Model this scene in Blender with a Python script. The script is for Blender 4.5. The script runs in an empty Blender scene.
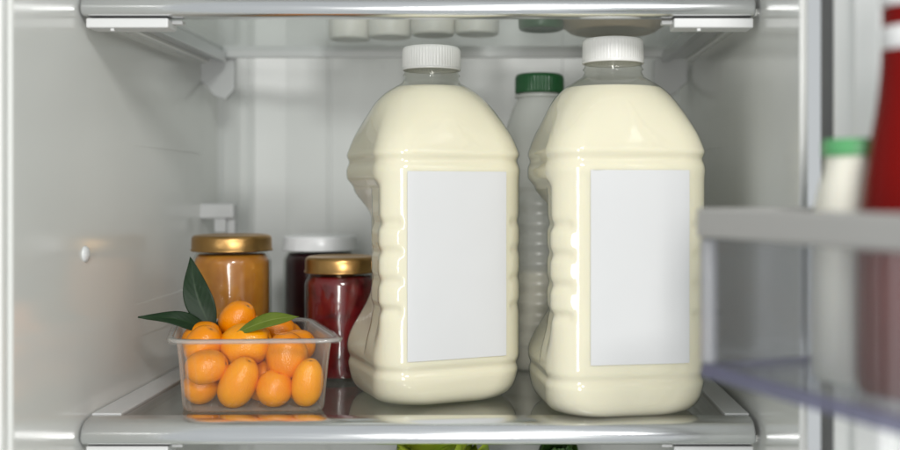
import bpy, bmesh, math, random
from mathutils import Vector, Matrix, noise
random.seed(7)
C = bpy.context.scene.collection
R = math.radians
F0 = 0.80                      # camera to shelf front
CAMZ = 0.177

# ------------------------------------------------------------------ helpers
def sm(a, b, x):
    if a == b: return 1.0 if x >= a else 0.0
    t = max(0.0, min(1.0, (x-a)/(b-a)))
    return t*t*(3-2*t)

def interp(tab, x):
    """smooth (monotone) cubic interpolation through a table"""
    if x <= tab[0][0]: return tab[0][1]
    if x >= tab[-1][0]: return tab[-1][1]
    n = len(tab)
    for i in range(n-1):
        if tab[i][0] <= x <= tab[i+1][0]: break
    def sl(j):
        return (tab[j+1][1]-tab[j][1])/(tab[j+1][0]-tab[j][0])
    def tan(j):
        if j == 0: return sl(0)
        if j == n-1: return sl(n-2)
        a, b = sl(j-1), sl(j)
        if a*b <= 0: return 0
        return 2*a*b/(a+b)
    x0, y0 = tab[i]; x1, y1 = tab[i+1]
    h = x1-x0; t = (x-x0)/h
    m0, m1 = tan(i)*h, tan(i+1)*h
    return (2*t**3-3*t*t+1)*y0+(t**3-2*t*t+t)*m0+(-2*t**3+3*t*t)*y1+(t**3-t*t)*m1

def mesh_obj(name, verts, faces, mat, parent=None, smooth=True, loc=None):
    me = bpy.data.meshes.new(name)
    me.from_pydata([tuple(v) for v in verts], [], faces)
    me.validate()
    if smooth:
        me.polygons.foreach_set('use_smooth', [True]*len(me.polygons))
    if mat: me.materials.append(mat)
    o = bpy.data.objects.new(name, me); C.objects.link(o)
    if parent: o.parent = parent
    if loc: o.location = loc
    return o

def bm_obj(name, bm, mat, parent=None, smooth=False):
    bmesh.ops.recalc_face_normals(bm, faces=bm.faces)
    me = bpy.data.meshes.new(name); bm.to_mesh(me); bm.free()
    if smooth:
        me.polygons.foreach_set('use_smooth', [True]*len(me.polygons))
    if mat: me.materials.append(mat)
    o = bpy.data.objects.new(name, me); C.objects.link(o)
    if parent: o.parent = parent
    return o

def box_bm(bm, lo, hi, bev=0.0, seg=3):
    r = bmesh.ops.create_cube(bm, size=1.0)
    vs = r['verts']
    for v in vs:
        v.co = Vector((lo[i]+(v.co[i]+.5)*(hi[i]-lo[i]) for i in range(3)))
    if bev > 0:
        es = list({e for v in vs for e in v.link_edges})
        bmesh.ops.bevel(bm, geom=es, offset=bev, segments=seg, affect='EDGES', profile=.5)
    return bm

def box(name, lo, hi, mat, parent=None, bev=0.001, seg=3):
    bm = bmesh.new(); box_bm(bm, lo, hi, bev, seg)
    o = bm_obj(name, bm, mat, parent, smooth=bev > 0)
    if bev > 0:
        m = o.modifiers.new('wn', 'WEIGHTED_NORMAL'); m.keep_sharp = True
    return o

def loft(rings, cap0=True, cap1=True):
    n = len(rings[0]); vs = [p for r in rings for p in r]; fs = []
    for i in range(len(rings)-1):
        for j in range(n):
            k = (j+1) % n
            fs.append((i*n+j, i*n+k, (i+1)*n+k, (i+1)*n+j))
    if cap0:
        c = len(vs); p = sum((Vector(q) for q in rings[0]), Vector())/n; vs.append(p)
        for j in range(n): fs.append((c, (j+1) % n, j))
    if cap1:
        c = len(vs); p = sum((Vector(q) for q in rings[-1]), Vector())/n; vs.append(p)
        b = (len(rings)-1)*n
        for j in range(n): fs.append((c, b+j, b+(j+1) % n))
    return vs, fs

def lathe(name, prof, mat, parent=None, n=72, cap0=True, cap1=True, mod=None, sub=0):
    """prof: (r, z) list; mod(angle, r, z) -> r"""
    if sub:
        pr = []
        for i in range(len(prof)-1):
            for k in range(sub):
                t = k/sub
                pr.append((prof[i][0]*(1-t)+prof[i+1][0]*t, prof[i][1]*(1-t)+prof[i+1][1]*t))
        pr.append(prof[-1]); prof = pr
    rings = []
    for r, z in prof:
        ring = []
        for j in range(n):
            a = 2*math.pi*j/n
            rr = mod(a, r, z) if mod else r
            ring.append((rr*math.cos(a), rr*math.sin(a), z))
        rings.append(ring)
    vs, fs = loft(rings, cap0, cap1)
    return mesh_obj(name, vs, fs, mat, parent)

def smooth_prof(pts, it=2):
    """Chaikin corner cutting, ends kept"""
    for _ in range(it):
        q = [pts[0]]
        for a, b in zip(pts, pts[1:]):
            q.append((a[0]*.75+b[0]*.25, a[1]*.75+b[1]*.25))
            q.append((a[0]*.25+b[0]*.75, a[1]*.25+b[1]*.75))
        q.append(pts[-1]); pts = q
    return pts

def extrude_profile(name, prof, x0, x1, mat, parent=None):
    """closed (y,z) profile swept along x, with end caps slightly tucked in"""
    rings = []
    cy = sum(p[0] for p in prof)/len(prof); cz = sum(p[1] for p in prof)/len(prof)
    for x, s in ((x0, .86), (x0+.0008, .97), (x0+.002, 1), (x1-.002, 1), (x1-.0008, .97), (x1, .86)):
        rings.append([(x, cy+(p[0]-cy)*s, cz+(p[1]-cz)*s) for p in prof])
    vs, fs = loft(rings)
    return mesh_obj(name, vs, fs, mat, parent)

def thing(name, label, cat, loc=(0, 0, 0), rz=0, group=None):
    o = bpy.data.objects.new(name, None); C.objects.link(o)
    o.empty_display_size = .02
    o.location = loc; o.rotation_euler = (0, 0, rz)
    tag(o, label, cat, group)
    return o

def tag(o, label, cat, group=None):
    o['label'] = label; o['category'] = cat
    if group: o['group'] = group
    return o

def dup(root, loc, rz, label):
    r = root.copy(); C.objects.link(r); r.location = loc; r.rotation_euler = (0, 0, rz); r['label'] = label
    for ch in list(root.children):
        c = ch.copy(); C.objects.link(c); c.parent = r
        for g in ch.children:
            d = g.copy(); C.objects.link(d); d.parent = c
    return r

# ------------------------------------------------------------------ materials
def nodes_of(name):
    m = bpy.data.materials.new(name); m.use_nodes = True
    nt = m.node_tree; nt.nodes.clear()
    out = nt.nodes.new('ShaderNodeOutputMaterial')
    return m, nt, out

def N(nt, typ, **kw):
    n = nt.nodes.new(typ)
    for k, v in kw.items():
        if k.startswith('i_'): n.inputs[k[2:].replace('_', ' ')].default_value = v
        else: setattr(n, k, v)
    return n

def c4(c): return (c[0], c[1], c[2], 1)

def pbr(name, col, rough=.4, metal=0, spec=.5, sss=0, sss_r=(.004, .003, .002), coat=0,
        col2=None, nscale=60, ncon=(.35, .65), bump=0, bscale=300, rvar=0, stretch=None, trans=0, ior=1.5):
    m, nt, out = nodes_of(name)
    b = N(nt, 'ShaderNodeBsdfPrincipled')
    b.inputs['Base Color'].default_value = c4(col)
    b.inputs['Roughness'].default_value = rough
    b.inputs['Metallic'].default_value = metal
    b.inputs['Specular IOR Level'].default_value = spec
    b.inputs['IOR'].default_value = ior
    b.inputs['Transmission Weight'].default_value = trans
    if sss:
        b.inputs['Subsurface Weight'].default_value = sss
        b.inputs['Subsurface Radius'].default_value = sss_r
        b.inputs['Subsurface Scale'].default_value = 1.0
    if coat:
        b.inputs['Coat Weight'].default_value = coat
        b.inputs['Coat Roughness'].default_value = .04
    tc = N(nt, 'ShaderNodeTexCoord')
    src = tc.outputs['Object']
    if stretch:
        mp = N(nt, 'ShaderNodeMapping'); mp.inputs['Scale'].default_value = stretch
        nt.links.new(src, mp.inputs[0]); src = mp.outputs[0]
    if col2:
        nz = N(nt, 'ShaderNodeTexNoise'); nz.inputs['Scale'].default_value = nscale
        nz.inputs['Detail'].default_value = 5
        rp = N(nt, 'ShaderNodeValToRGB')
        rp.color_ramp.elements[0].position = ncon[0]; rp.color_ramp.elements[1].position = ncon[1]
        rp.color_ramp.elements[0].color = c4(col); rp.color_ramp.elements[1].color = c4(col2)
        nt.links.new(src, nz.inputs['Vector']); nt.links.new(nz.outputs['Fac'], rp.inputs[0])
        nt.links.new(rp.outputs[0], b.inputs['Base Color'])
    if rvar:
        nz = N(nt, 'ShaderNodeTexNoise'); nz.inputs['Scale'].default_value = 25; nz.inputs['Detail'].default_value = 6
        mr = N(nt, 'ShaderNodeMapRange')
        mr.inputs['From Min'].default_value = .3; mr.inputs['From Max'].default_value = .7
        mr.inputs['To Min'].default_value = max(.02, rough-rvar); mr.inputs['To Max'].default_value = rough+rvar
        nt.links.new(src, nz.inputs['Vector'])
        nt.links.new(nz.outputs['Fac'], mr.inputs['Value']); nt.links.new(mr.outputs[0], b.inputs['Roughness'])
    if bump:
        nz = N(nt, 'ShaderNodeTexNoise'); nz.inputs['Scale'].default_value = bscale; nz.inputs['Detail'].default_value = 3
        bp = N(nt, 'ShaderNodeBump'); bp.inputs['Strength'].default_value = bump; bp.inputs['Distance'].default_value = .001
        nt.links.new(src, nz.inputs['Vector'])
        nt.links.new(nz.outputs['Fac'], bp.inputs['Height']); nt.links.new(bp.outputs[0], b.inputs['Normal'])
    nt.links.new(b.outputs[0], out.inputs[0])
    return m

def thin(name, tint=(.97, .97, .97), rough=.03, f0=.04, haze=0.0, haze_col=(.8, .8, .8), trl=.5, gain=1.0, bump=0, bscale=40, power=5, edge=0):
    """thin clear sheet: transparent body, Fresnel gloss, a little milky scatter"""
    m, nt, out = nodes_of(name)
    lw = N(nt, 'ShaderNodeLayerWeight'); lw.inputs['Blend'].default_value = .5
    pw = N(nt, 'ShaderNodeMath', operation='POWER'); pw.inputs[1].default_value = power
    ma = N(nt, 'ShaderNodeMath', operation='MULTIPLY_ADD'); ma.inputs[1].default_value = (1-f0)*gain; ma.inputs[2].default_value = f0
    nt.links.new(lw.outputs['Facing'], pw.inputs[0]); nt.links.new(pw.outputs[0], ma.inputs[0])
    tr = N(nt, 'ShaderNodeBsdfTransparent'); tr.inputs[0].default_value = c4(tint)
    body = tr
    if haze:
        d = N(nt, 'ShaderNodeBsdfDiffuse'); d.inputs[0].default_value = c4(haze_col)
        t = N(nt, 'ShaderNodeBsdfTranslucent'); t.inputs[0].default_value = c4(haze_col)
        mm = N(nt, 'ShaderNodeMixShader'); mm.inputs[0].default_value = trl
        nt.links.new(d.outputs[0], mm.inputs[1]); nt.links.new(t.outputs[0], mm.inputs[2])
        m2 = N(nt, 'ShaderNodeMixShader'); m2.inputs[0].default_value = haze
        if edge:
            p3 = N(nt, 'ShaderNodeMath', operation='POWER'); p3.inputs[1].default_value = 2.5
            a3 = N(nt, 'ShaderNodeMath', operation='MULTIPLY_ADD'); a3.inputs[1].default_value = edge; a3.inputs[2].default_value = haze
            nt.links.new(lw.outputs['Facing'], p3.inputs[0]); nt.links.new(p3.outputs[0], a3.inputs[0]); nt.links.new(a3.outputs[0], m2.inputs[0])
        nt.links.new(tr.outputs[0], m2.inputs[1]); nt.links.new(mm.outputs[0], m2.inputs[2])
        body = m2
    g = N(nt, 'ShaderNodeBsdfGlossy'); g.inputs['Roughness'].default_value = rough
    mx = N(nt, 'ShaderNodeMixShader')
    nt.links.new(ma.outputs[0], mx.inputs[0]); nt.links.new(body.outputs[0], mx.inputs[1]); nt.links.new(g.outputs[0], mx.inputs[2])
    if bump:
        tc = N(nt, 'ShaderNodeTexCoord')
        nz = N(nt, 'ShaderNodeTexNoise'); nz.inputs['Scale'].default_value = bscale; nz.inputs['Detail'].default_value = 2
        bp = N(nt, 'ShaderNodeBump'); bp.inputs['Strength'].default_value = bump; bp.inputs['Distance'].default_value = .001
        nt.links.new(tc.outputs['Object'], nz.inputs['Vector']); nt.links.new(nz.outputs['Fac'], bp.inputs['Height'])
        nt.links.new(bp.outputs[0], g.inputs['Normal'])
    nt.links.new(mx.outputs[0], out.inputs[0])
    return m

M = {}
M['liner'] = pbr('fridge_liner_plastic', (.71, .72, .695), rough=.15, spec=.85, rvar=.03, bump=.03, bscale=18)
M['back'] = pbr('fridge_back_plastic', (.65, .665, .655), rough=.32, spec=.4, rvar=.05, bump=.03, bscale=14)
M['frame'] = pbr('fridge_front_edge', (.86, .87, .85), rough=.35)
M['door'] = pbr('door_liner_plastic', (.90, .91, .895), rough=.3)
M['gasket'] = pbr('rubber_gasket', (.11, .112, .112), rough=.6)
M['chrome'] = pbr('brushed_trim_metal', (.79, .80, .805), rough=.20, metal=1, rvar=.05, stretch=(1, 60, 60))
M['rail'] = pbr('shelf_rail_plastic', (.60, .61, .61), rough=.3)
M['rail_metal'] = pbr('shelf_runner_metal', (.55, .56, .56), rough=.3, metal=.9)
M['white'] = pbr('white_plastic', (.64, .645, .64), rough=.35)
M['glass'] = thin('shelf_glass', tint=(.86, .86, .82), rough=.02, f0=.26, gain=1.0, power=3, haze=.05, haze_col=(.50, .46, .38))
M['glass_frost'] = thin('upper_shelf_glass', tint=(.93, .95, .94), rough=.08, f0=.05, gain=.36, haze=.10, haze_col=(.6, .62, .61))
M['glass_edge'] = pbr('shelf_glass_edge', (.20, .28, .25), rough=.2)
M['bracket'] = pbr('grey_bracket_plastic', (.52, .53, .53), rough=.35)
M['shell'] = thin('clear_bottle_plastic', tint=(.93, .935, .90), rough=.06, f0=.045, haze=.05, bump=.28, bscale=45)
M['milk'] = pbr('cream_milk', (.90, .845, .695), rough=.5, spec=.15, sss=.35, sss_r=(.006, .005, .003))
M['cap'] = pbr('white_cap_plastic', (.79, .785, .76), rough=.30, sss=.15, sss_r=(.002, .002, .002))
M['label'] = pbr('blank_paper_label', (.62, .625, .63), rough=.6, spec=.2, bump=.10, bscale=60, col2=(.635, .64, .645), nscale=9)
M['green_cap'] = pbr('green_cap_plastic', (.012, .085, .025), rough=.3)
M['hdpe'] = thin('cloudy_bottle_plastic', tint=(.9, .9, .88), rough=.25, f0=.04, haze=.72, haze_col=(.86, .87, .84), trl=.4)
M['jar'] = thin('jar_glass', tint=(.95, .97, .95), rough=.015, f0=.05, bump=.08, bscale=35)
M['gold'] = pbr('gold_lacquered_tin', (.44, .26, .095), rough=.34, metal=1, rvar=.05)
M['white_tin'] = pbr('white_lacquered_tin', (.72, .73, .74), rough=.3)
M['jam_yellow'] = pbr('apricot_jam', (.56, .235, .030), rough=.3, sss=.5, sss_r=(.012, .006, .002), col2=(.40, .140, .014), nscale=45)
M['jam_red'] = pbr('red_berry_jam', (.155, .006, .009), rough=.25, sss=.2, sss_r=(.006, .001, .001), col2=(.05, .0025, .004), nscale=70, ncon=(.48, .70))
M['jam_dark'] = pbr('dark_berry_jam', (.016, .004, .007), rough=.3, col2=(.03, .005, .008), nscale=50)
M['punnet'] = thin('punnet_clear_plastic', tint=(.985, .985, .98), rough=.04, f0=.012, edge=.70, haze=.012, haze_col=(.85, .85, .83), trl=.4, gain=.8, bump=.15, bscale=60)
M['bin'] = thin('bin_clear_plastic', tint=(.86, .87, .89), rough=.04, f0=.075, haze=.04, haze_col=(.55, .55, .56), trl=.4)
M['bin_rail'] = pbr('bin_frosted_rail', (.35, .345, .33), rough=.35)
M['bin_edge'] = thin('bin_thick_edge', tint=(.62, .62, .74), rough=.1, f0=.06, haze=.5, haze_col=(.34, .34, .46))
M['bin_corner'] = thin('bin_corner_plastic', tint=(.9, .9, .9), rough=.1, f0=.06, haze=.75, haze_col=(.80, .80, .82))
M['ketchup'] = pbr('red_sauce', (.15, .002, .001), rough=.25, spec=.15, sss=.1, sss_r=(.004, .001, .001))
M['mayo'] = pbr('white_sauce', (.80, .78, .68), rough=.35, sss=.2)
M['mint_cap'] = pbr('mint_green_cap', (.10, .36, .14), rough=.4)
M['pot'] = pbr('white_pot_plastic', (.78, .76, .70), rough=.4, sss=.2)
M['dish'] = pbr('beige_ceramic', (.66, .50, .34), rough=.3)
M['stem'] = pbr('twig', (.05, .06, .015), rough=.6)
M['lettuce'] = pbr('lettuce_leaf', (.50, .58, .05), rough=.45, col2=(.26, .42, .03), nscale=45, bump=.5, bscale=120)
M['kale'] = pbr('kale_leaf', (.03, .09, .015), rough=.5, col2=(.07, .15, .02), nscale=50, bump=.5, bscale=120)

def kumquat_mat(name, a, b):
    m, nt, out = nodes_of(name)
    p = N(nt, 'ShaderNodeBsdfPrincipled')
    p.inputs['Roughness'].default_value = .22
    p.inputs['Subsurface Weight'].default_value = .04
    p.inputs['Subsurface Radius'].default_value = (.006, .0022, .0006)
    p.inputs['Subsurface Scale'].default_value = 1
    tc = N(nt, 'ShaderNodeTexCoord')
    oi = N(nt, 'ShaderNodeObjectInfo')
    nz = N(nt, 'ShaderNodeTexNoise'); nz.inputs['Scale'].default_value = 1.6; nz.inputs['Detail'].default_value = 6
    add = N(nt, 'ShaderNodeVectorMath', operation='ADD')
    nt.links.new(tc.outputs['Object'], add.inputs[0]); nt.links.new(oi.outputs['Random'], add.inputs[1])
    nt.links.new(add.outputs[0], nz.inputs['Vector'])
    m1 = N(nt, 'ShaderNodeMath', operation='MULTIPLY_ADD'); m1.inputs[1].default_value = .8; m1.inputs[2].default_value = -.15
    m2 = N(nt, 'ShaderNodeMath', operation='MULTIPLY_ADD'); m2.inputs[1].default_value = .55
    nt.links.new(nz.outputs['Fac'], m1.inputs[0]); nt.links.new(oi.outputs['Random'], m2.inputs[0]); nt.links.new(m1.outputs[0], m2.inputs[2])
    mx = N(nt, 'ShaderNodeMix', data_type='RGBA')
    mx.inputs['A'].default_value = c4(a); mx.inputs['B'].default_value = c4(b)
    nt.links.new(m2.outputs[0], mx.inputs['Factor'])
    sp = N(nt, 'ShaderNodeSeparateXYZ'); nt.links.new(tc.outputs['Object'], sp.inputs[0])
    scar = N(nt, 'ShaderNodeMapRange', interpolation_type='SMOOTHSTEP')
    scar.inputs['From Min'].default_value = .80; scar.inputs['From Max'].default_value = .86
    nt.links.new(sp.outputs[2], scar.inputs['Value'])
    rad = N(nt, 'ShaderNodeVectorMath', operation='MULTIPLY'); rad.inputs[1].default_value = (1, 1, 0)
    ln = N(nt, 'ShaderNodeVectorMath', operation='LENGTH')
    nt.links.new(tc.outputs['Object'], rad.inputs[0]); nt.links.new(rad.outputs[0], ln.inputs[0])
    near = N(nt, 'ShaderNodeMapRange', interpolation_type='SMOOTHSTEP')
    near.inputs['From Min'].default_value = .12; near.inputs['From Max'].default_value = .06
    nt.links.new(ln.outputs['Value'], near.inputs['Value'])
    both = N(nt, 'ShaderNodeMath', operation='MULTIPLY')
    nt.links.new(scar.outputs[0], both.inputs[0]); nt.links.new(near.outputs[0], both.inputs[1])
    mx3 = N(nt, 'ShaderNodeMix', data_type='RGBA'); mx3.inputs['B'].default_value = (.34, .17, .02, 1)
    nt.links.new(both.outputs[0], mx3.inputs['Factor']); nt.links.new(mx.outputs['Result'], mx3.inputs['A'])
    mx = mx3
    nt.links.new(mx.outputs['Result'], p.inputs['Base Color'])
    vo = N(nt, 'ShaderNodeTexVoronoi'); vo.inputs['Scale'].default_value = 17
    bp = N(nt, 'ShaderNodeBump'); bp.inputs['Strength'].default_value = .32; bp.inputs['Distance'].default_value = .0006
    nt.links.new(tc.outputs['Object'], vo.inputs['Vector']); nt.links.new(vo.outputs['Distance'], bp.inputs['Height'])
    nt.links.new(bp.outputs[0], p.inputs['Normal'])
    nt.links.new(p.outputs[0], out.inputs[0])
    return m
M['kumquat'] = kumquat_mat('kumquat_peel', (.74, .185, .0), (.90, .37, .001))

def leaf_mat(name, base, vein, rough):
    m, nt, out = nodes_of(name)
    p = N(nt, 'ShaderNodeBsdfPrincipled'); p.inputs['Roughness'].default_value = rough; p.inputs['Specular IOR Level'].default_value = .32
    uv = N(nt, 'ShaderNodeUVMap')
    sep = N(nt, 'ShaderNodeSeparateXYZ'); nt.links.new(uv.outputs[0], sep.inputs[0])
    # |u-.5| : distance from midrib
    s = N(nt, 'ShaderNodeMath', operation='SUBTRACT'); s.inputs[1].default_value = .5
    a = N(nt, 'ShaderNodeMath', operation='ABSOLUTE')
    nt.links.new(sep.outputs[0], s.inputs[0]); nt.links.new(s.outputs[0], a.inputs[0])
    # side veins: frac((v - 0.5*|u|)*9)
    v1 = N(nt, 'ShaderNodeMath', operation='MULTIPLY_ADD'); v1.inputs[1].default_value = -.55
    nt.links.new(a.outputs[0], v1.inputs[0]); nt.links.new(sep.outputs[1], v1.inputs[2])
    v2 = N(nt, 'ShaderNodeMath', operation='MULTIPLY'); v2.inputs[1].default_value = 9
    v3 = N(nt, 'ShaderNodeMath', operation='PINGPONG'); v3.inputs[1].default_value = .5
    nt.links.new(v1.outputs[0], v2.inputs[0]); nt.links.new(v2.outputs[0], v3.inputs[0])
    l1 = N(nt, 'ShaderNodeMath', operation='LESS_THAN'); l1.inputs[1].default_value = .035
    nt.links.new(v3.outputs[0], l1.inputs[0])
    l2 = N(nt, 'ShaderNodeMath', operation='LESS_THAN'); l2.inputs[1].default_value = .03
    nt.links.new(a.outputs[0], l2.inputs[0])
    h = N(nt, 'ShaderNodeMath', operation='MULTIPLY'); h.inputs[1].default_value = .15
    nt.links.new(l1.outputs[0], h.inputs[0])
    mxm = N(nt, 'ShaderNodeMath', operation='MAXIMUM')
    nt.links.new(h.outputs[0], mxm.inputs[0]); nt.links.new(l2.outputs[0], mxm.inputs[1])
    tc = N(nt, 'ShaderNodeTexCoord')
    nz = N(nt, 'ShaderNodeTexNoise'); nz.inputs['Scale'].default_value = 120
    nt.links.new(tc.outputs['Object'], nz.inputs['Vector'])
    mxa = N(nt, 'ShaderNodeMix', data_type='RGBA')
    mxa.inputs['A'].default_value = c4(tuple(x*.75 for x in base)); mxa.inputs['B'].default_value = c4(tuple(x*1.25 for x in base))
    nt.links.new(nz.outputs['Fac'], mxa.inputs['Factor'])
    mxc = N(nt, 'ShaderNodeMix', data_type='RGBA'); mxc.inputs['B'].default_value = c4(vein)
    nt.links.new(mxm.outputs[0], mxc.inputs['Factor']); nt.links.new(mxa.outputs['Result'], mxc.inputs['A'])
    nt.links.new(mxc.outputs['Result'], p.inputs['Base Color'])
    bp = N(nt, 'ShaderNodeBump'); bp.inputs['Strength'].default_value = .22; bp.inputs['Distance'].default_value = .0005
    nt.links.new(v3.outputs[0], bp.inputs['Height']); nt.links.new(bp.outputs[0], p.inputs['Normal'])
    tl = N(nt, 'ShaderNodeBsdfTranslucent'); nt.links.new(mxc.outputs['Result'], tl.inputs[0])
    mx = N(nt, 'ShaderNodeMixShader'); mx.inputs[0].default_value = .15
    nt.links.new(p.outputs[0], mx.inputs[1]); nt.links.new(tl.outputs[0], mx.inputs[2])
    nt.links.new(mx.outputs[0], out.inputs[0])
    return m
M['leaf_dark'] = leaf_mat('dark_leaf', (.010, .030, .010), (.018, .044, .014), .48)
M['leaf_light'] = leaf_mat('light_leaf', (.115, .165, .016), (.19, .24, .05), .5)

# ------------------------------------------------------------------ refrigerator cabinet
XL, XR = -.329, .191
YF, YB = -.114, .405
ZB, ZT = -.30, .62
cab = thing('refrigerator', 'grey white open refrigerator compartment with glossy side walls', 'refrigerator', (0, 0, ZB))
def cz(p): return (p[0], p[1], p[2]-ZB)
def cbox(name, lo, hi, mat, bev=.001, seg=3):
    return box(name, cz(lo), cz(hi), mat, cab, bev, seg)
cbox('side_wall', (XL-.04, YF, ZB), (XL, YB+.03, ZT), M['liner'], .004, 4)
cbox('side_wall', (XR, YF, ZB), (XR+.006, YB+.03, ZT), M['liner'], .002, 4)
cbox('ceiling_panel', (XL, YF, ZT-.03), (XR, YB+.03, ZT), M['liner'], 0)
cbox('floor_panel', (XL, YF, ZB), (XR, YB+.03, ZB+.07), M['frame'], 0)
# back wall: relief profile in x, swept in z (raised air channel panels with bevelled edges)
def back_panel():
    xs = []
    tab = [(XL, -.034), (XL+.004, -.024), (XL+.018, -.006), (XL+.030, 0), (-.304, -.003), (-.2955, -.0075), (-.293, -.008), (-.265, -.0012), (-.260, 0), (-.2130, 0), (-.2090, .0020), (-.2078, .0020), (-.2065, 0),
           (-.19, -.0003), (.06, -.001), (.0615, .0015), (.102, .0015), (.1035, -.001), (.13, 0), (XR-.034, 0), (XR-.018, -.006), (XR-.004, -.024), (XR, -.034)]
    vs, fs = [], []
    zs = [ZB, ZT]
    for z in zs:
        for x, dy in tab: vs.append(cz((x, YB+dy, z)))
    n = len(tab)
    for j in range(n-1): fs.append((j, j+1, n+j+1, n+j))
    o = mesh_obj('back_wall', vs, fs, M['back'], cab, smooth=False)
    return o
back_panel()
# outer front edge of the cabinet (pale flange)
cbox('front_flange', (XL-.075, YF-.012, ZB), (XL-.0015, YF-.001, ZT), M['frame'], .003)
# shelf supports moulded into both walls, a ledge at each shelf
for x0, x1 in ((XL-.001, XL+.0012), (XR-.0012, XR+.001)):
    for z0, z1 in ((.047, .076), (.216, .243)):
        o = cbox('wall_rib', (x0, .055, z0), (x1, .30, z1), M['liner'], 0)
        for v in o.data.vertices:          # the front end dies away into the wall
            if v.co.y < .1: v.co.x += -.0014 if x0 < 0 else .0014
for z0 in (-.0125, .3175):
    cbox('support_ledge', (XL-.001, .004, z0-.006), (XL+.010, .31, z0), M['liner'], .002)
    cbox('support_ledge', (XR-.006, .004, z0-.006), (XR+.001, .30, z0), M['liner'], .002)
# little oval peg on the left wall
bm = bmesh.new(); bmesh.ops.create_uvsphere(bm, u_segments=24, v_segments=12, radius=1)
for v in bm.verts: v.co = Vector(cz((XL+v.co.x*.0035, .005+v.co.y*.006, .1275+v.co.z*.0062)))
bm_obj('wall_peg', bm, M['rail'], cab, True)
# brackets at the back of both shelves, left wall corner
def bracket(xc, y, z, w, h, mirror=1):
    pts = [(-.5, .30), (-.22, .5), (.30, .5), (.5, .36), (.5, -.30), (.22, -.5), (-.1, -.42), (-.5, -.12)]
    r0 = [cz((xc+mirror*p[0]*w, y, z+p[1]*h)) for p in pts]
    r1 = [cz((xc+mirror*p[0]*w, y+.012, z+p[1]*h)) for p in pts]
    vs = r0+r1; n = len(pts)
    fs = [tuple(range(n)), tuple(range(2*n-1, n-1, -1))]+[(i, n+i, n+(i+1) % n, (i+1) % n) for i in range(n)]
    o = mesh_obj('rear_bracket', vs, fs, M['bracket'], cab, smooth=False)
    b = o.modifiers.new('b', 'BEVEL'); b.width = .0015; b.segments = 3
    return o
bracket(-.3115, .306, .300, .036, .054)
bracket(XR-.020, .306, .298, .036, .046, -1)
def hook(xc, y, z):
    b2 = bmesh.new()
    box_bm(b2, cz((xc-.019, y, z)), cz((xc+.019, y+.02, z+.017)), .003)
    box_bm(b2, cz((xc-.003, y+.002, z-.015)), cz((xc+.010, y+.018, z+.006)), .002)
    box_bm(b2, cz((xc+.0095, y+.006, z-.018)), cz((xc+.0185, y+.019, z+.008)), .002)
    o = bm_obj('wall_hook', b2, M['bracket'], cab, True)
    o.modifiers.new('wn', 'WEIGHTED_NORMAL')
hook(-.3125, .305, .146)

# ------------------------------------------------------------------ shelves
def make_shelf(z, label, glass):
    """top face of the pane at z"""
    t = thing('glass_shelf', label, 'shelf', (0, 0, z), 0, 'glass shelves in the refrigerator')
    x0, x1 = XL+.0012, XR-.0035
    prof = smooth_prof([(.013, .0012), (.004, .0006), (-.0035, -.0022), (-.0072, -.0072), (-.0085, -.0105), (-.0085, -.0140), (-.0065, -.0172), (-.001, -.0186), (.013, -.0186), (.0132, -.009), (.013, .0012)], 2)
    extrude_profile('front_trim', prof[:-1], x0, x1, M['chrome'], t)
    bm = bmesh.new(); box_bm(bm, (x0+.020, .0135, -.0042), (x1-.018, .298, -.0002), 0)
    pane = bm_obj('glass_pane', bm, glass, t)
    pane.data.materials.append(M['glass_edge'])
    for p in pane.data.polygons:
        if abs(p.normal.z) < .5: p.material_index = 1
    for a, b in ((x0, x0+.0235), (x1-.0195, x1)):
        r = bmesh.new()
        box_bm(r, (a, .0142, -.0120), (b, .302, .0022), .0012)
        o = bm_obj('side_rail', r, M['rail'], t, True); o.modifiers.new('wn', 'WEIGHTED_NORMAL')
    r = bmesh.new()
    box_bm(r, (x0+.024, .2975, -.0110), (x1-.020, .304, .0012), .001)
    o = bm_obj('rear_trim', r, M['rail'], t, True); o.modifiers.new('wn', 'WEIGHTED_NORMAL')
    for a, b in ((x0+.003, x0+.066), (x1-.062, x1-.001)):
        r = bmesh.new()
        box_bm(r, (a, -.004, -.0268), (b, .018, -.0192), .0012)
        box_bm(r, (b-.002 if a < -.1 else a-.008, .006, -.0225), (b+.008 if a < -.1 else a+.002, .014, -.0195), .0006)
        box_bm(r, (a+.018, -.002, -.0290), (a+.021, .004, -.0262), .0006)
        o = bm_obj('clip', r, M['white'], t, True); o.modifiers.new('wn', 'WEIGHTED_NORMAL')
    for a, b, s in ((x0+.022, x0+.030, 1), (x1-.028, x1-.020, -1)):
        r = bmesh.new()
        box_bm(r, (a, .018, -.0165), (b, .292, -.0060), .001)
        o = bm_obj('runner', r, M['rail_metal'], t, True); o.modifiers.new('wn', 'WEIGHTED_NORMAL')
    return t
make_shelf(0.0, 'glass shelf with metal front trim carrying the milk jugs and fruit', M['glass'])
make_shelf(.1490, 'upper glass shelf above the jug caps, seen from below', M['glass_frost'])

# move upper shelf so that its glass underside clears the caps
for o in C.objects:
    if o.get('category') == 'shelf' and o.location.z > .1:
        o.location.z = .3280

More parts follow.
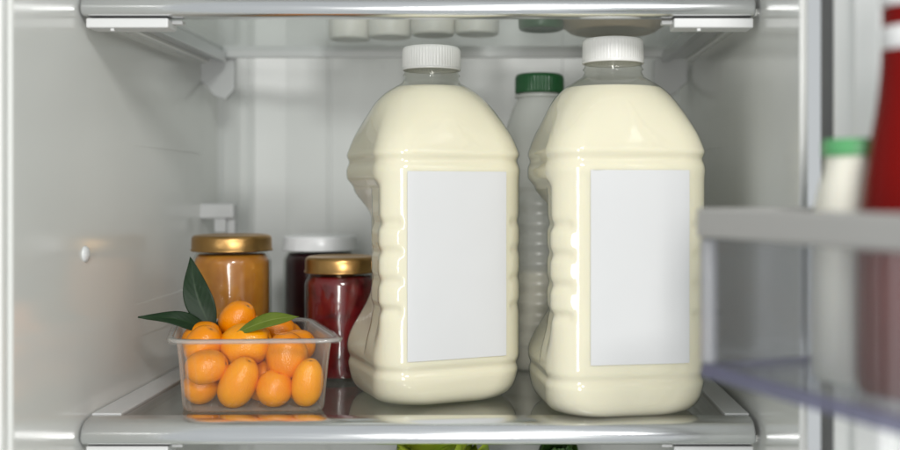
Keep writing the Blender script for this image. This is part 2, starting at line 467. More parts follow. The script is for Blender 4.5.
# ------------------------------------------------------------------ milk jugs
def round_square(n, h, r):
    """n points, uniform arc length, starting on +x axis, counter-clockwise"""
    s = h-r
    per = 8*s+2*math.pi*r
    pts = []
    for i in range(n):
        d = per*i/n
        # segments: start (h,0)->(h,s), arc, (s,h)->(-s,h), arc ...
        q = []
        dd = d
        segs = [('l', (h, 0), (h, s)), ('a', (s, s), 0), ('l', (s, h), (-s, h)), ('a', (-s, s), 90), ('l', (-h, s), (-h, -s)),
                ('a', (-s, -s), 180), ('l', (-s, -h), (s, -h)), ('a', (s, -s), 270), ('l', (h, -s), (h, 0))]
        for sg in segs:
            L = r*math.pi/2 if sg[0] == 'a' else math.dist(sg[1], sg[2])
            if dd <= L+1e-12:
                if sg[0] == 'l':
                    t = dd/L if L else 0
                    q = (sg[1][0]+(sg[2][0]-sg[1][0])*t, sg[1][1]+(sg[2][1]-sg[1][1])*t)
                else:
                    a = math.radians(sg[2])+dd/r
                    q = (sg[1][0]+r*math.cos(a), sg[1][1]+r*math.sin(a))
                break
            dd -= L
        pts.append(q)
    return pts

JH = [(0, .0515), (.0015, .0555), (.005, .0597), (.011, .0626), (.020, .0640), (.0285, .0645), (.060, .0645), (.185, .0645), (.203, .0643), (.212, .0632), (.222, .0606), (.232, .0571), (.242, .0533), (.252, .0483), (.260, .0414), (.2655, .0336), (.268, .0292), (.270, .0259), (.2725, .0240), (.275, .0236), (.290, .0234)]
GROOVES = [(.150, .0021, .0042), (.127, .0023, .0042), (.1035, .0023, .0042), (.080, .0021, .0042)]
def jug_ring(z, n, off):
    h = interp(JH, z)-off
    k = sm(.212, .266, z)
    rc = .026 if z > .03 else .026+.010*(1-z/.03)
    sq = round_square(n, h, min(rc, h*.9))
    pts = []
    g_all = 0.0
    g_all += .0017*math.exp(-((z-.2015)/.0036)**2)     # belt under the shoulder
    g_all += .0022*math.exp(-((z-.0300)/.0036)**2)     # belt above the foot
    g_all -= .0010*math.exp(-((z-.2080)/.0040)**2)
    g_all -= .0006*math.exp(-((z-.1930)/.0050)**2)
    g_rib = 0.0
    for gz, gd, gw in GROOVES: g_rib += gd*math.exp(-((z-gz)/gw)**2)
    # lobes between grooves
    if .080 < z < .150: g_rib -= .0009*sm(.080, .086, z)*sm(.150, .144, z)
    P = .029*sm(.1885, .150, z)**.85*sm(.038, .092, z)**.8
    T = sm(.1885, .1780, z)*sm(.040, .075, z)
    for i, (x, y) in enumerate(sq):
        a = math.atan2(y, x)
        L = math.hypot(x, y)
        cx, cy = h*math.cos(a)*1.0, h*math.sin(a)*1.0
        Rk = h*(1.0+.10*(1-k))
        x2, y2 = x*(1-k)+Rk*math.cos(a)*k, y*(1-k)+Rk*math.sin(a)*k
        # outward direction approx
        L2 = math.hypot(x2, y2)
        nx, ny = x2/L2, y2/L2
        # panels (front and back faces) stay flat where the label sits
        panel = max(0, 1-sm(.0455, .0515, abs(x2))) if abs(y2) > abs(x2)*.8 else 0
        g = g_all+g_rib*(1-panel)*(.5 if x2 > 0 else 1-.25*sm(-.05, -.035, y2))
        x2 -= nx*g; y2 -= ny*g
        sh = .0062*T*sm(-.052, -.034, y2)*sm(-.030, -h+.004, x2) if x2 < -.03 and y2 < .05 else (.0062*T if x2 < -.03 else 0)
        if x2 < -.03: x2 += sh
        if P > 1e-5:
            S = sm(-.0150, -.0113, y2)
            lim = -h+max(P, .0062*T)*S
            if x2 < lim:
                x2 = lim
        pts.append((x2, y2, z))
    return pts

def zrows(z0, z1, step):
    k = max(1, int(round((z1-z0)/step)))
    return [z0+(z1-z0)*i/k for i in range(k+1)]

def make_jug(fill, cap_knurl, label_txt, loc, rz):
    t = thing('milk_jug', label_txt, 'milk jug', loc, rz, 'large milk jugs on the shelf')
    n = 320
    rows = [0, .001, .002, .004, .006, .009]+zrows(.012, .268, .0014)+[.270, .274, .2755, .2765, .2775, .279, .285, .2915]
    rings = []
    for z in rows:
        rg = jug_ring(z, n, 0)
        if .2753 < z < .2785:   # neck collar
            f = 1+.075*math.exp(-((z-.2768)/.0008)**2)
            rg = [(p[0]*f, p[1]*f, p[2]) for p in rg]
        rings.append(rg)
    vs, fs = loft(rings, True, False)
    mesh_obj('body', vs, fs, M['shell'], t)
    off = .0007
    rows2 = [.0007, .0012, .002, .004, .006, .009]+[z for z in zrows(.012, .268, .0014) if z < fill-.0008]+[fill]
    rings = [jug_ring(z, n, off) for z in rows2]
    top = rings[-1]
    rings.append([(p[0]*.985, p[1]*.985, p[2]+.0001) for p in top])
    vs, fs = loft(rings)
    mesh_obj('milk', vs, fs, M['milk'], t)
    # cap
    def kn(a, r, z):
        return r+cap_knurl*(.5+.5*math.cos(a*60)) if .2835 < z < .2990 and r > .02 else r
    pr = [(.0240, .2812), (.0252, .2812), (.0256, .2818), (.0256, .2828), (.0252, .2832), (.0253, .2838), (.0250, .2985), (.0247, .3002), (.0238, .3012), (.0222, .3016), (.0120, .3016)]
    lathe('cap', pr, M['cap'], t, n=360, cap0=False, mod=kn)
    # label sheet wrapped on the flat front panel
    return t

def add_label(t, x0, x1, z0, z1, skew=0):
    nx, nz = 24, 40
    y = -.0645-.0005
    vs, fs = [], []
    for lay in (0, 1):
        for j in range(nz+1):
            for i in range(nx+1):
                u, v = i/nx, j/nz
                x = x0+(x1-x0)*u
                z = z0+(z1-z0)*v+skew*(u-.5)
                w = .00025*noise.noise(Vector((x*40+t.location.x*90, z*30, 3.3)))*1.5
                yy = y+w-.00012+(0.00022 if lay else 0)
                if abs(x) > .0385: yy += 0.5*(abs(x)-.0385)**2/.026
                vs.append((x, yy, z))
    m = (nx+1)*(nz+1)
    for j in range(nz):
        for i in range(nx):
            a = j*(nx+1)+i
            fs.append((a, a+1, a+nx+2, a+nx+1))
            fs.append((m+a, m+a+nx+1, m+a+nx+2, m+a+1))
    # edges
    rim = [i for i in range(nx+1)]+[j*(nx+1)+nx for j in range(1, nz+1)]+[nz*(nx+1)+i for i in range(nx-1, -1, -1)]+[j*(nx+1) for j in range(nz-1, 0, -1)]
    for a, b in zip(rim, rim[1:]+rim[:1]): fs.append((a, m+a, m+b, b))
    o = mesh_obj('label', vs, fs, M['label'], t)
    o.data.set_sharp_from_angle(angle=R(40))

def at(px, d, z=0): return ((px-510)/1040*d, d-F0, z)

j1 = make_jug(.2660, .00045, 'milk jug with a blank label beside the berry jar, turned slightly', at(431.5, .910, 0), R(24))
add_label(j1, -.0435, .0430, .0390, .1922)
j2 = make_jug(.2605, .00025, 'milk jug nearer the door, lower milk level and smoother cap', at(613, .862, 0), R(9))
add_label(j2, -.0345, .0440, .0432, .1924)

# ------------------------------------------------------------------ slim bottle behind
b = thing('cloudy_bottle', 'cloudy plastic bottle with dark green cap standing behind the milk jugs', 'bottle', at(539.5, 1.045, 0))
RB = .038
prof = [(.030, 0), (.0345, .0015), (.0375, .006)]
for z in zrows(.010, .190, .0012):
    g = .0016*(math.cos(2*math.pi*(z-.008)/.0195))
    g = g*sm(.018, .026, z)*sm(.186, .176, z)
    prof.append((RB+g-.0008, z))
prof += [(p, z) for p, z in smooth_prof([(RB-.0006, .192), (RB-.0005, .215), (.0352, .234), (.0285, .254), (.0222, .268), (.0205, .275), (.0205, .290)], 2)]
lathe('body', prof, M['hdpe'], b, n=96, cap1=False)
inner = [(max(0.001, r-.0012), z) for r, z in prof if z < .098]
inner[0] = (inner[0][0], .0012)
lathe('milk', inner+[(inner[-1][0]*.5, inner[-1][1]+.0001)], M['milk'], b, n=96)
def kn2(a, r, z): return r+.0006*(.5+.5*math.cos(a*48)) if r > .0225 and z < .2900 else r
lathe('cap', [(.0215, .2735), (.0238, .2738), (.0240, .2755), (.0240, .2885), (.0236, .2915), (.0222, .2928), (.010, .2928)], M['green_cap'], b, n=288, cap0=False, mod=kn2)
lathe('neck_ring', [(.0208, .2690), (.0243, .2692), (.0246, .2705), (.0243, .2720), (.0208, .2722)], M['hdpe'], b, n=72, cap0=False, cap1=False)

# ------------------------------------------------------------------ jam jars
def make_jar(label, loc, r, h, jam, lid, lidr, rz=0):
    t = thing('jam_jar', label, 'jar', loc, rz, 'jam jars on the shelf')
    hs = h-.026           # shoulder start
    out = smooth_prof([(r*.80, 0), (r*.93, .0), (r*.975, .003), (r, .008), (r, .02), (r, hs*.6), (r, hs-.004), (r*.99, hs+.002), (r*.93, hs+.006), (r*.885, hs+.0085), (r*.87, hs+.012), (r*.87, h-.003)], 2)
    lathe('glass', out, M['jar'], t, n=96, cap1=False)
    inn = [(max(.001, q-.0022), max(z, .004)) for q, z in out if z < h-.018]
    lathe('jam', inn+[(inn[-1][0]*.4, inn[-1][1]+.0002)], jam, t, n=96)
    def lug(a, q, z):
        return q+.0005*max(0, math.cos(a*6))**6 if z < h-.011 else q
    pr = [(lidr-.0018, h-.0150), (lidr-.0002, h-.0152), (lidr+.0004, h-.0145), (lidr+.0002, h-.0136), (lidr-.0005, h-.0130), (lidr-.0006, h-.0040), (lidr-.0012, h-.0018), (lidr-.0028, h-.0004), (lidr-.0042, h), (lidr-.0060, h-.0003), (lidr-.0075, h-.0011), (lidr*.55, h-.0012), (lidr*.50, h-.0007), (lidr*.3, h-.0006)]
    lathe('lid', pr, lid, t, n=144, cap0=False, mod=lug)
    return t
make_jar('gold lidded jar of amber yellow jam behind the fruit punnet', at(232, 1.000), .0372, .134, M['jam_yellow'], M['gold'], .0380)
make_jar('gold lidded jar of red berry jam between punnet and milk jug', at(341, .985), .0340, .1145, M['jam_red'], M['gold'], .0340)
make_jar('white lidded jar of nearly black jam at the back', at(320, 1.075), .0375, .1305, M['jam_dark'], M['white_tin'], .0382)

# ------------------------------------------------------------------ fruit punnet
# rim corners (world x, y): a slightly skewed moulded tray
RIM = [(-.2655, .0115), (-.1325, .0190), (-.1840, .1540), (-.2995, .1380)]
PC = Vector((sum(p[0] for p in RIM)/4, sum(p[1] for p in RIM)/4))
def quad_ring(corners, rad, n_side=40, n_arc=12):
    pts = []
    m = len(corners)
    for i in range(m):
        p = Vector(corners[i]); a = Vector(corners[i-1]); c = Vector(corners[(i+1) % m])
        ua = (a-p).normalized(); uc = (c-p).normalized()
        p0 = p+ua*rad; p1 = p+uc*rad
        for k in range(n_arc+1):
            t = k/n_arc
            pts.append(p0*(1-t)**2+p*2*t*(1-t)+p1*t*t)
        nx = c+(p-c).normalized()*rad
        for k in range(1, n_side):
            t = k/n_side
            pts.append(p1*(1-t)+nx*t)
    return pts
def inset(corners, d):
    """corners moved towards the centroid, d metres roughly per side"""
    out = []
    m = len(corners)
    for i in range(m):
        p = Vector(corners[i]); a = Vector(corners[i-1]); c = Vector(corners[(i+1) % m])
        ua = (a-p).normalized(); uc = (c-p).normalized()
        s = abs(ua.cross(uc)) if hasattr(ua, 'cross') else 1
        out.append(p+(ua+uc)*(d/max(.3, s)))
    return out
PH = .0595
def make_punnet():
    t = thing('fruit_punnet', 'clear ribbed plastic punnet holding the kumquats', 'punnet', (PC.x, PC.y, .0))
    def ring(d, z, rad, rib=0):
        pts = quad_ring(inset(RIM, d), rad, 96, 24)
        out = []
        for i, p in enumerate(pts):
            q = p
            if rib:
                v = (Vector((PC.x, PC.y))-p).normalized()
                q = p+v*rib*(.5+.5*math.cos(i*2*math.pi/6))
            out.append((q.x-PC.x, q.y-PC.y, z))
        return out
    rings = [ring(.018, .0012, .012), ring(.0110, .0008, .016, .0008), ring(.0092, .0016, .018, .0012), ring(.0086, .0034, .020, .0010), ring(.0083, .0055, .020, .0003), ring(.0080, .010, .020, .0002),
             ring(.0073, .020, .020, .0007), ring(.0065, .030, .020, .0010), ring(.0058, .040, .020, .0010), ring(.0048, .049, .020, .0009), ring(.0044, .0520, .020),
             ring(.0042, .0550, .020), ring(.0036, .0580, .020), ring(.0018, .0594, .020), ring(-.0008, .0592, .021), ring(-.0022, .0578, .022), ring(-.0024, .0560, .022)]
    vs, fs = loft(rings, True, False)
    o = mesh_obj('tray', vs, fs, M['punnet'], t)
    s = o.modifiers.new('s', 'SOLIDIFY'); s.thickness = .0005; s.offset = 0
    # rim lip: solid rolled edge
    lip = [ring(-.0012, .0570, .022), ring(-.0030, .0574, .023), ring(-.0033, .0584, .023), ring(-.0022, .0596, .022), ring(.0006, .0600, .021), ring(.0016, .0594, .0205)]
    vs, fs = loft(lip, False, False)
    o = mesh_obj('rim', vs, fs, M['punnet_rim'], t)
    s = o.modifiers.new('s', 'SOLIDIFY'); s.thickness = .0006; s.offset = 0
    # small moulded feet along the bottom edge
    return t
M['punnet_rim'] = thin('punnet_rim_plastic', tint=(.93, .93, .92), rough=.08, f0=.06, haze=.30, haze_col=(.82, .82, .80), trl=.4)
make_punnet()

# ------------------------------------------------------------------ kumquats
def kumquat_mesh(seed):
    rnd = random.Random(seed)
    nseg, nr = 48, 32
    rings = []
    for i in range(1, nr):
        th = math.pi*i/nr
        ring = []
        for j in range(nseg):
            a = 2*math.pi*j/nseg
            z = -math.cos(th); r = math.sin(th)**.93
            r *= 1-.05*z
            d = Vector((r*math.cos(a), r*math.sin(a), z))
            s = 1+.035*noise.noise(d*1.3+Vector((seed*3.1, 0, 0)))
            # stem scar at +z, slight dimple at -z
            e = math.exp(-((1-z)/.012)) if z > 0 else 0
            f = math.exp(-((1+z)/.010)) if z < 0 else 0
            d = d*s; d.z -= .10*e*(1 if z > 0 else 0); d.z += .05*f
            ring.append(d)
        rings.append(ring)
    return loft(rings)
KM = []
for sd in range(4):
    vs, fs = kumquat_mesh(sd+1)
    me = bpy.data.meshes.new('kumquat'); me.from_pydata([tuple(v) for v in vs], [], fs); me.validate()
    me.polygons.foreach_set('use_smooth', [True]*len(me.polygons)); me.materials.append(M['kumquat'])
    KM.append(me)

def wpos(px, py, d): return Vector(((px-510)/1040*d, d-F0, CAMZ-(py-190)/1040*d))
# px, py, depth, full width, full height (px), tilt from vertical in image plane (deg, + leans right), label
S = 1260
KQ = [
 (213, 368, .853, 33, 40, 80, 'plump kumquat lying sideways just under the front rim, left'),
 (241, 390, .849, 35, 53, 28, 'long kumquat leaning right on the punnet floor, front centre'),
 (277, 360, .850, 40, 46, -6, 'large round kumquat high against the front, right of centre'),
 (277, 396, .850, 35, 35, 20, 'small round kumquat on the floor below the large round one'),
 (309, 374, .858, 30, 47, 10, 'upright oval kumquat beside the right wall of the punnet'),
 (203, 399, .853, 33, 35, 60, 'round kumquat on the floor in the front left corner'),
 (237, 347, .872, 42, 50, 75, 'broad kumquat under the leaf sprig, top centre'),
 (193, 342, .880, 31, 38, 70, 'kumquat at the left wall under the long dark leaf'),
 (247, 321, .915, 33, 37, 40, 'kumquat poking above the rim next to the lighter leaf'),
 (188, 371, .872, 34, 36, 0, 'half hidden kumquat pressed against the left wall'),
 (308, 348, .885, 33, 38, 70, 'kumquat behind the upright oval one at the right wall'),
 (307, 401, .862, 33, 30, 80, 'kumquat low in the front right corner of the punnet'),
 (279, 335, .905, 34, 44, 85, 'kumquat behind the large round one under the lighter leaf'),
 (212, 341, .918, 30, 40, 80, 'kumquat right beneath the base of the leaf sprig'),
]
fixed = []
for k, (px, py, d, w, h, tl, lab) in enumerate(KQ):
    d -= .0145
    p = wpos(px, py, d)
    s = d/1040*.5
    rx, rz = w*s*1.06, h*s*1.06
    fixed.append([p, rx, rz, tl, lab])
# hidden filling fruit: relaxed spheres behind and below
fill = []
rr = random.Random(3)
def inside(p, r):
    # keep inside the tapered tray
    ins = .0088+r
    cs = inset(RIM, ins)
    m = 4
    for i in range(m):
        a = Vector(cs[i]); b_ = Vector(cs[(i+1) % m])
        e = b_-a; nrm = Vector((-e.y, e.x)).normalized()   # inward for ccw
        q = (Vector((p.x, p.y))-a).dot(nrm)
        if q < 0:
            p.x -= nrm.x*q; p.y -= nrm.y*q
    p.z = max(p.z, r+.0025)
for f in fixed: inside(f[0], f[1]*.96)
for i in range(12):
    u, v = rr.random(), rr.random()*.75+.25
    p = Vector(RIM[0])*(1-u)*(1-v)+Vector(RIM[1])*u*(1-v)+Vector(RIM[2])*u*v+Vector(RIM[3])*(1-u)*v
    fill.append([Vector((p.x, p.y, .012+.034*rr.random())), .0145+.002*rr.random()])
for f in fixed:
    f.append(Vector((math.sin(R(f[3])), 0, math.cos(R(f[3])))))   # long axis
    f.append(f[0].copy())                                          # where it lies in the photograph
def reach(f, v):
    c = v.dot(f[5])**2
    return 1/math.sqrt(c/f[2]**2+(1-c)/f[1]**2)
allf = fixed+[[p, r, r, 0, None, Vector((0, 0, 1)), None] for p, r in fill]
for it in range(500):
    for i, f in enumerate(allf):
        for g in allf[i+1:]:
            dv = g[0]-f[0]; L = dv.length or 1e-6; v = dv/L
            need = (reach(f, v)+reach(g, v))*.985
            if L < need:
                o = (need-L)*v
                if f[6] is not None and g[6] is None: g[0] += o*.9; f[0] -= o*.1
                else: f[0] -= o*.5; g[0] += o*.5
        if f[6] is not None:
            f[0] += (f[6]-f[0])*.03
            f[0].z = min(f[0].z, f[6].z+.0015)
        else:
            f[0].z -= .0003
            f[0].z = min(f[0].z, .050)
        inside(f[0], f[1])
        f[0].z = max(f[0].z, reach(f, Vector((0, 0, 1)))+.0020)
fill = [(f[0], f[1]) for f in allf[len(fixed):]]
fixed = [f[:5] for f in allf[:len(fixed)]]
gk = 'kumquats in the clear punnet'
cnt = 0
for p, rx, rz, tl, lab in fixed:
    o = bpy.data.objects.new('kumquat', KM[cnt % 4]); C.objects.link(o)
    o.location = p; o.scale = (rx, rx, rz)
    o.rotation_euler = (R(rr.uniform(-14, 14)), R(tl), R(0))
    tag(o, lab, 'kumquat', gk); cnt += 1
for p, r in fill:
    o = bpy.data.objects.new('kumquat', KM[cnt % 4]); C.objects.link(o)
    o.location = p; o.scale = (r*.96, r*.96, r*1.1)
    o.rotation_euler = (rr.uniform(0, 3), rr.uniform(0, 3), rr.uniform(0, 3))
    tag(o, 'kumquat buried behind the front fruit inside the punnet', 'kumquat', gk); cnt += 1

# ------------------------------------------------------------------ leaves
def leaf_obj(name, base, tip, width, nrm, bend, mat, parent=None, wave=.0, fold=.25, kink=None, shape=.85):
    """curved pointed blade from base to tip; nrm = the way its face looks; bend = arch height"""
    base, tip, nrm = Vector(base), Vector(tip), Vector(nrm).normalized()
    ax = tip-base; L = ax.length; ax.normalize()
    side = ax.cross(nrm).normalized(); up = side.cross(ax).normalized()
    nu, nv = 16, 44
    vs, uvs = [], []
    for j in range(nv+1):
        v = j/nv
        w = width*(math.sin(math.pi*min(1, v**shape))**.9)*(1-.25*v)*1.12
        w = max(w, width*.05*(1-v)+.0002)
        c = base+ax*(v*L)+up*(bend*math.sin(math.pi*v))
        if kink: c = c+side*(kink*math.sin(math.pi*v)**1.5)
        for i in range(nu+1):
            u = i/nu; s = (u-.5)
            z = abs(s)*fold*w-wave*math.sin(v*9+s*2)*abs(s)*2
            p = c+side*(s*w)+up*z
            vs.append(p); uvs.append((u, v))
    fs = []
    for j in range(nv):
        for i in range(nu):
            a = j*(nu+1)+i
            fs.append((a, a+1, a+nu+2, a+nu+1))
    o = mesh_obj(name, vs, fs, mat, parent)
    uvl = o.data.uv_layers.new(name='UVMap')
    for lp in o.data.loops: uvl.data[lp.index].uv = uvs[lp.vertex_index]
    s = o.modifiers.new('s', 'SOLIDIFY'); s.thickness = .0004; s.offset = 0
    return o

def tube(name, pts, rad, mat, parent=None, n=10):
    rings = []
    for i, p in enumerate(pts):
        a = Vector(pts[max(0, i-1)]); b_ = Vector(pts[min(len(pts)-1, i+1)])
        t = (b_-a).normalized(); s = t.cross(Vector((.3, .8, .5))).normalized(); q = t.cross(s)
        r = rad[i] if isinstance(rad, (list, tuple)) else rad
        rings.append([Vector(p)+(s*math.cos(k*2*math.pi/n)+q*math.sin(k*2*math.pi/n))*r for k in range(n)])
    vs, fs = loft(rings)
    return mesh_obj(name, vs, fs, mat, parent)

sb = wpos(214, 333, .885)
sp = thing('leaf_sprig', 'sprig of dark green citrus leaves lying on the kumquats', 'leaves', tuple(sb))
def rel(px, py, d): return wpos(px, py, d)-sb
leaf_obj('leaf', rel(211.5, 331, .886), rel(190, 257, .900), .0235, (.25, -1, .15), .004, M['leaf_dark'], sp, wave=.0012, fold=.22, kink=-.0030, shape=.80)
leaf_obj('leaf', rel(214, 332.5, .884), rel(138, 317, .862), .0155, (.10, -.75, .75), .0075, M['leaf_dark'], sp, wave=.001, fold=.15, shape=.9)
leaf_obj('leaf', rel(213.5, 325, .893), rel(230, 329, .905), .0062, (0, -.5, .85), .0035, M['leaf_dark'], sp, fold=.2)
tube('twig', [rel(207, 326, .905), rel(211.5, 330, .888), rel(214.5, 333.5, .884), rel(217, 336.5, .884)], [.0010, .0013, .0012, .0009], M['stem'], sp)
lb = wpos(237, 333, .846)
lf = leaf_obj('citrus_leaf', (0, 0, 0), tuple(wpos(299, 316.5, .862)-lb), .0150, (.1, -.72, .75), .0050, M['leaf_light'], None, wave=.0008, fold=.10, shape=.95)
lf.location = lb
tag(lf, 'single lighter olive green leaf lying across the kumquats', 'leaf')

# ------------------------------------------------------------------ things on the upper shelf
ZU = .3280
g = 'small white drink pots on the upper shelf'
pp = None
def make_pot(x, y, label):
    t = thing('drink_pot', label, 'pot', (x, y, ZU), 0, g)
    pr = smooth_prof([(.0150, .0016), (.0172, 0), (.0205, .0005), (.0215, .004), (.0215, .02), (.0185, .034), (.0170, .040), (.0190, .047), (.0192, .062), (.0165, .070), (.0150, .074)], 2)
    lathe('cup', pr, M['pot'], t, n=64, cap1=True)
    lathe('foil_lid', [(.0150, .0741), (.0172, .0740), (.0174, .0746), (.0172, .0750), (.008, .0752)], M['white_tin'], t, n=64)
    return t
pots = [(350, 1.05, 'drink pot at the left end of the row seen through the upper shelf'), (390, 1.035, 'second drink pot from the left end of the upper row'),
        (433, 1.02, 'drink pot above the white ribbed jug cap'), (477, 1.015, 'drink pot at the right end of the row beside the beige dish')]
for px, d, lab in pots:
    x, y, _ = at(px, d)
    if pp is None: pp = make_pot(x, y, lab)
    else: dup(pp, (x, y, ZU), random.uniform(0, 3), lab)
x, y, _ = at(541, .985)
gp = dup(pp, (x, y, ZU), .4, 'dark green pot on the upper shelf beside the beige dish')
del gp['group']
for ch in gp.children:
    if ch.name.startswith('cup'):
        ch.data = ch.data.copy(); ch.data.materials.clear(); ch.data.materials.append(M['green_cap'])
x, y, _ = at(612, 1.0)
t = thing('shallow_dish', 'beige shallow dish on the upper shelf above the right milk jug', 'dish', (x, y, ZU))
lathe('bowl', smooth_prof([(.034, .0016), (.036, 0), (.041, .0003), (.044, .003), (.058, .012), (.068, .026), (.0705, .036), (.0690, .0365), (.066, .026), (.055, .014), (.030, .006), (.006, .0055)], 2), M['dish'], t, n=96)

# ------------------------------------------------------------------ greens below the lower shelf
def make_greens(label, name, cat, x, y, z, r, h, mat, leaves, seed):
    t = thing(name, label, cat, (x, y, z))
    rnd = random.Random(seed)
    for k in range(leaves):
        a = k*2.399; f = k/leaves
        lean = .25+.75*f
        nu, nv = 14, 14
        vs, fs = [], []
        hh = h*(1-.35*f)*rnd.uniform(.92, 1.02)
        for j in range(nv+1):
            v = j/nv
            for i in range(nu+1):
                u = i/nu-.5
                w = r*1.5*math.sin(math.pi*min(1, .12+v*.80))
                ruff = .10*r*math.sin(u*22+k*2+v*6)*v*v*abs(u)*2+.03*r*math.sin(v*17+k)
                rad = r*(.12+lean*v**1.2*.95)+ruff-r*.45*(u*2)**2*.3
                px = rad; py = u*w; pz = hh*math.sin(v*1.45)/math.sin(1.45)+ruff*.6
                vs.append((px*math.cos(a)-py*math.sin(a), px*math.sin(a)+py*math.cos(a), pz+.002))
        for j in range(nv):
            for i in range(nu):
                q = j*(nu+1)+i; fs.append((q, q+1, q+nu+2, q+nu+1))
        o = mesh_obj('leaf', vs, fs, mat, t)
        s = o.modifiers.new('s', 'SOLIDIFY'); s.thickness = .0006
    lathe('stalk', smooth_prof([(r*.16, 0), (r*.22, .002), (r*.2, h*.25), (r*.08, h*.4)], 1), M['lettuce'], t, n=24)
    return t
ZF = ZB+.07
x, y, _ = at(440, .90)
make_greens('yellow green lettuce below the front trim of the lower shelf', 'lettuce', 'lettuce', x, y, ZF, .074, .200, M['lettuce'], 21, 2)
x, y, _ = at(558, .93)
make_greens('dark green leafy bunch below the shelf, right of the lettuce', 'leafy_greens', 'greens', x, y, ZF, .036, .190, M['kale'], 11, 5)

# ------------------------------------------------------------------ door, bin and what stands in it
P0 = Vector((.1985, -.150))
U = Vector((math.sin(R(23)), -math.cos(R(23))))
NV = Vector((-U.y*-1 if False else -math.cos(R(23)), -math.sin(R(23))))   # inner face normal
ang = math.atan2(U.y, U.x)
# local frame of the door: +x along the door away from the hinge, +y out of its back, -y towards the shelf side
door = bpy.data.objects.new('door', None); C.objects.link(door); door.empty_display_size = .02
door.parent = cab; door.location = (P0.x, P0.y, 0); door.rotation_euler = (0, 0, ang)
def dl(s, n, z): return (s, -n, z-ZB)    # n = distance in front of the inner face
def dbox(name, s0, s1, n0, n1, z0, z1, mat, par, bev=.002, base=None):
    a = dl(s0, n1, z0); b_ = dl(s1, n0, z1)
    lo = [min(a[i], b_[i]) for i in range(3)]; hi = [max(a[i], b_[i]) for i in range(3)]
    if base is not None: lo[2] -= base-ZB; hi[2] -= base-ZB
    return box(name, lo, hi, mat, par, bev, 3)
# check which side the shelf is: local -y must map to NV
test = Matrix.Rotation(ang, 3, 'Z') @ Vector((0, -1, 0))
SG = 1 if test.xy.dot(NV) > 0 else -1
def dl(s, n, z): return (s, -n*SG, z-ZB)
dbox('inner_panel', 0.0015, .60, -.03, 0, ZB, ZT, M['door'], door, .006)
dbox('outer_skin', -.012, .62, -.062, -.031, ZB, ZT, M['frame'], door, .004)
dbox('gasket', -.012, .0012, -.018, -.003, ZB+.005, ZT-.005, M['gasket'], door, .003)
dbox('liner_ridge', .034, .060, -.001, .012, ZB+.02, ZT-.02, M['door'], door, .005)

BZ0, BZ1 = .071, .167
bin_ = thing('door_bin', 'clear plastic door bin with grey top rail, blurred in front', 'door bin', (P0.x, P0.y, BZ0), ang)
def bb(name, s0, s1, n0, n1, z0, z1, mat, bev=.0015): return dbox(name, s0, s1, n0, n1, z0, z1, mat, bin_, bev, base=BZ0)
ND = .1065; SE = .020; SL = .32
bb('front_panel', SE+.002, SL, ND-.0025, ND, BZ0+.0085, BZ1-.0172, M['bin'], .0006)
bb('end_panel', SE, SE+.0026, .006, ND, BZ0+.0085, BZ1-.0172, M['bin'], .0006)
bb('corner_post', SE-.0005, SE+.009, ND-.006, ND+.0008, BZ0+.0082, BZ1-.0174, M['bin_corner'], .002)
bb('base_panel', SE+.0045, SL, .006, ND-.0045, BZ0+.002, BZ0+.0055, M['bin'], .0006)
bb('base_edge', SE, SL, ND-.0040, ND+.0006, BZ0, BZ0+.0080, M['bin_edge'], .0015)
bb('base_edge', SE, SE+.0040, .006, ND-.0045, BZ0, BZ0+.0080, M['bin_edge'], .0015)
bb('top_rail', SE-.001, SL, ND-.005, ND+.003, BZ1-.017, BZ1, M['bin_rail'], .0025)
bb('top_rail', SE-.001, SE+.005, .006, ND-.0055, BZ1-.017, BZ1, M['bin_rail'], .002)

def door_pos(s, n): p = P0+U*s+NV*n; return (p.x, p.y)
x, y = door_pos(.0860, .052)
zb = BZ0+.0057
w = thing('sauce_bottle', 'small white sauce bottle with mint green cap in the door bin', 'bottle', (x, y, zb))
lathe('body', smooth_prof([(.018, .001), (.022, 0), (.0242, .003), (.0244, .03), (.0242, .070), (.0234, .086), (.0205, .101), (.0172, .111), (.0166, .122)], 2), M['mayo'], w, n=64)
lathe('cap', [(.0168, .1180), (.0184, .1182), (.0186, .1190), (.0185, .1255), (.0178, .1270), (.0070, .1272)], M['mint_cap'], w, n=96, cap0=False)
x, y = door_pos(.1275, .053)
k = thing('ketchup_bottle', 'tall red sauce bottle with white cap at the right edge', 'bottle', (x, y, zb))
lathe('body', smooth_prof([(.020, .001), (.0255, 0), (.0278, .003), (.0280, .03), (.0278, .072), (.0262, .095), (.0222, .120), (.0180, .142), (.0160, .166), (.0158, .194)], 2), M['ketchup'], k, n=64)
lathe('cap', [(.0150, .1900), (.0166, .1902), (.0168, .1915), (.0166, .2060), (.0120, .2120), (.0060, .2180)], M['white'], k, n=64, cap0=False)
lathe('neck_label', [(.0164, .1690), (.0166, .1692), (.0165, .1800), (.0162, .1802)], M['white'], k, n=64, cap0=False, cap1=False)

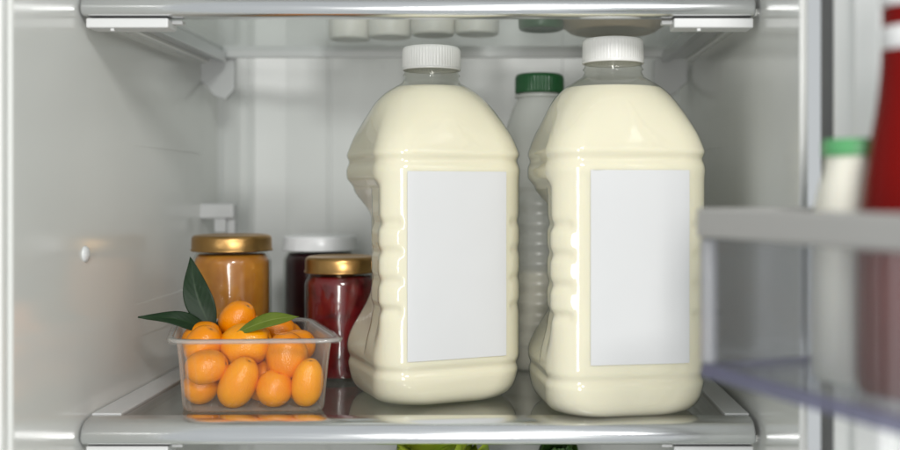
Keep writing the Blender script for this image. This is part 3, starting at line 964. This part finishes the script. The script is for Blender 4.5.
# ------------------------------------------------------------------ camera
cam = bpy.data.cameras.new('camera'); co = bpy.data.objects.new('camera', cam); C.objects.link(co)
co.location = (0, -F0, CAMZ); co.rotation_euler = (R(90), 0, 0)
cam.sensor_width = 36; cam.lens = 41.6
cam.shift_x = (450-510)/900; cam.shift_y = (190-225)/900
cam.clip_start = .02; cam.clip_end = 50
cam.dof.use_dof = True; cam.dof.focus_distance = .865; cam.dof.aperture_fstop = 2.8
cam.dof.aperture_blades = 0
bpy.context.scene.camera = co

# ------------------------------------------------------------------ light
def area(name, loc, target, sx, sy, power, col=(1, 1, 1)):
    l = bpy.data.lights.new(name, 'AREA'); l.shape = 'RECTANGLE'; l.size = sx; l.size_y = sy
    l.energy = power; l.color = col
    o = bpy.data.objects.new(name, l); C.objects.link(o); o.location = loc
    o.rotation_euler = (Vector(target)-Vector(loc)).to_track_quat('-Z', 'Y').to_euler()
    return o
area('softbox_lamp', (-.06, -1.85, .16), (-.02, .1, .12), .24, 1.0, 13, (1, .985, .955))
area('window_lamp', (.40, -1.75, 1.12), (-.08, .15, .10), .34, .34, 16, (1, .99, .97))
area('ceiling_lamp', (XL/2+XR/2, .14, ZT-.035), (XL/2+XR/2, .141, 0), .40, .20, .12, (1, .99, .96))
w = bpy.data.worlds.new('World'); bpy.context.scene.world = w; w.use_nodes = True
bg = w.node_tree.nodes['Background']; bg.inputs[0].default_value = (.93, .975, 1, 1); bg.inputs[1].default_value = .47

sc = bpy.context.scene
sc.view_settings.view_transform = 'Standard'; sc.view_settings.look = 'None'
sc.view_settings.exposure = .27; sc.view_settings.gamma = 1
sc.render.engine = 'CYCLES'
sc.cycles.use_denoising = True
try: sc.cycles.denoiser = 'OPENIMAGEDENOISE'
except Exception: pass
sc.cycles.max_bounces = 14; sc.cycles.transparent_max_bounces = 24
sc.cycles.transmission_bounces = 10; sc.cycles.glossy_bounces = 6; sc.cycles.diffuse_bounces = 5
sc.cycles.caustics_reflective = False; sc.cycles.caustics_refractive = False
sc.cycles.sample_clamp_indirect = 6
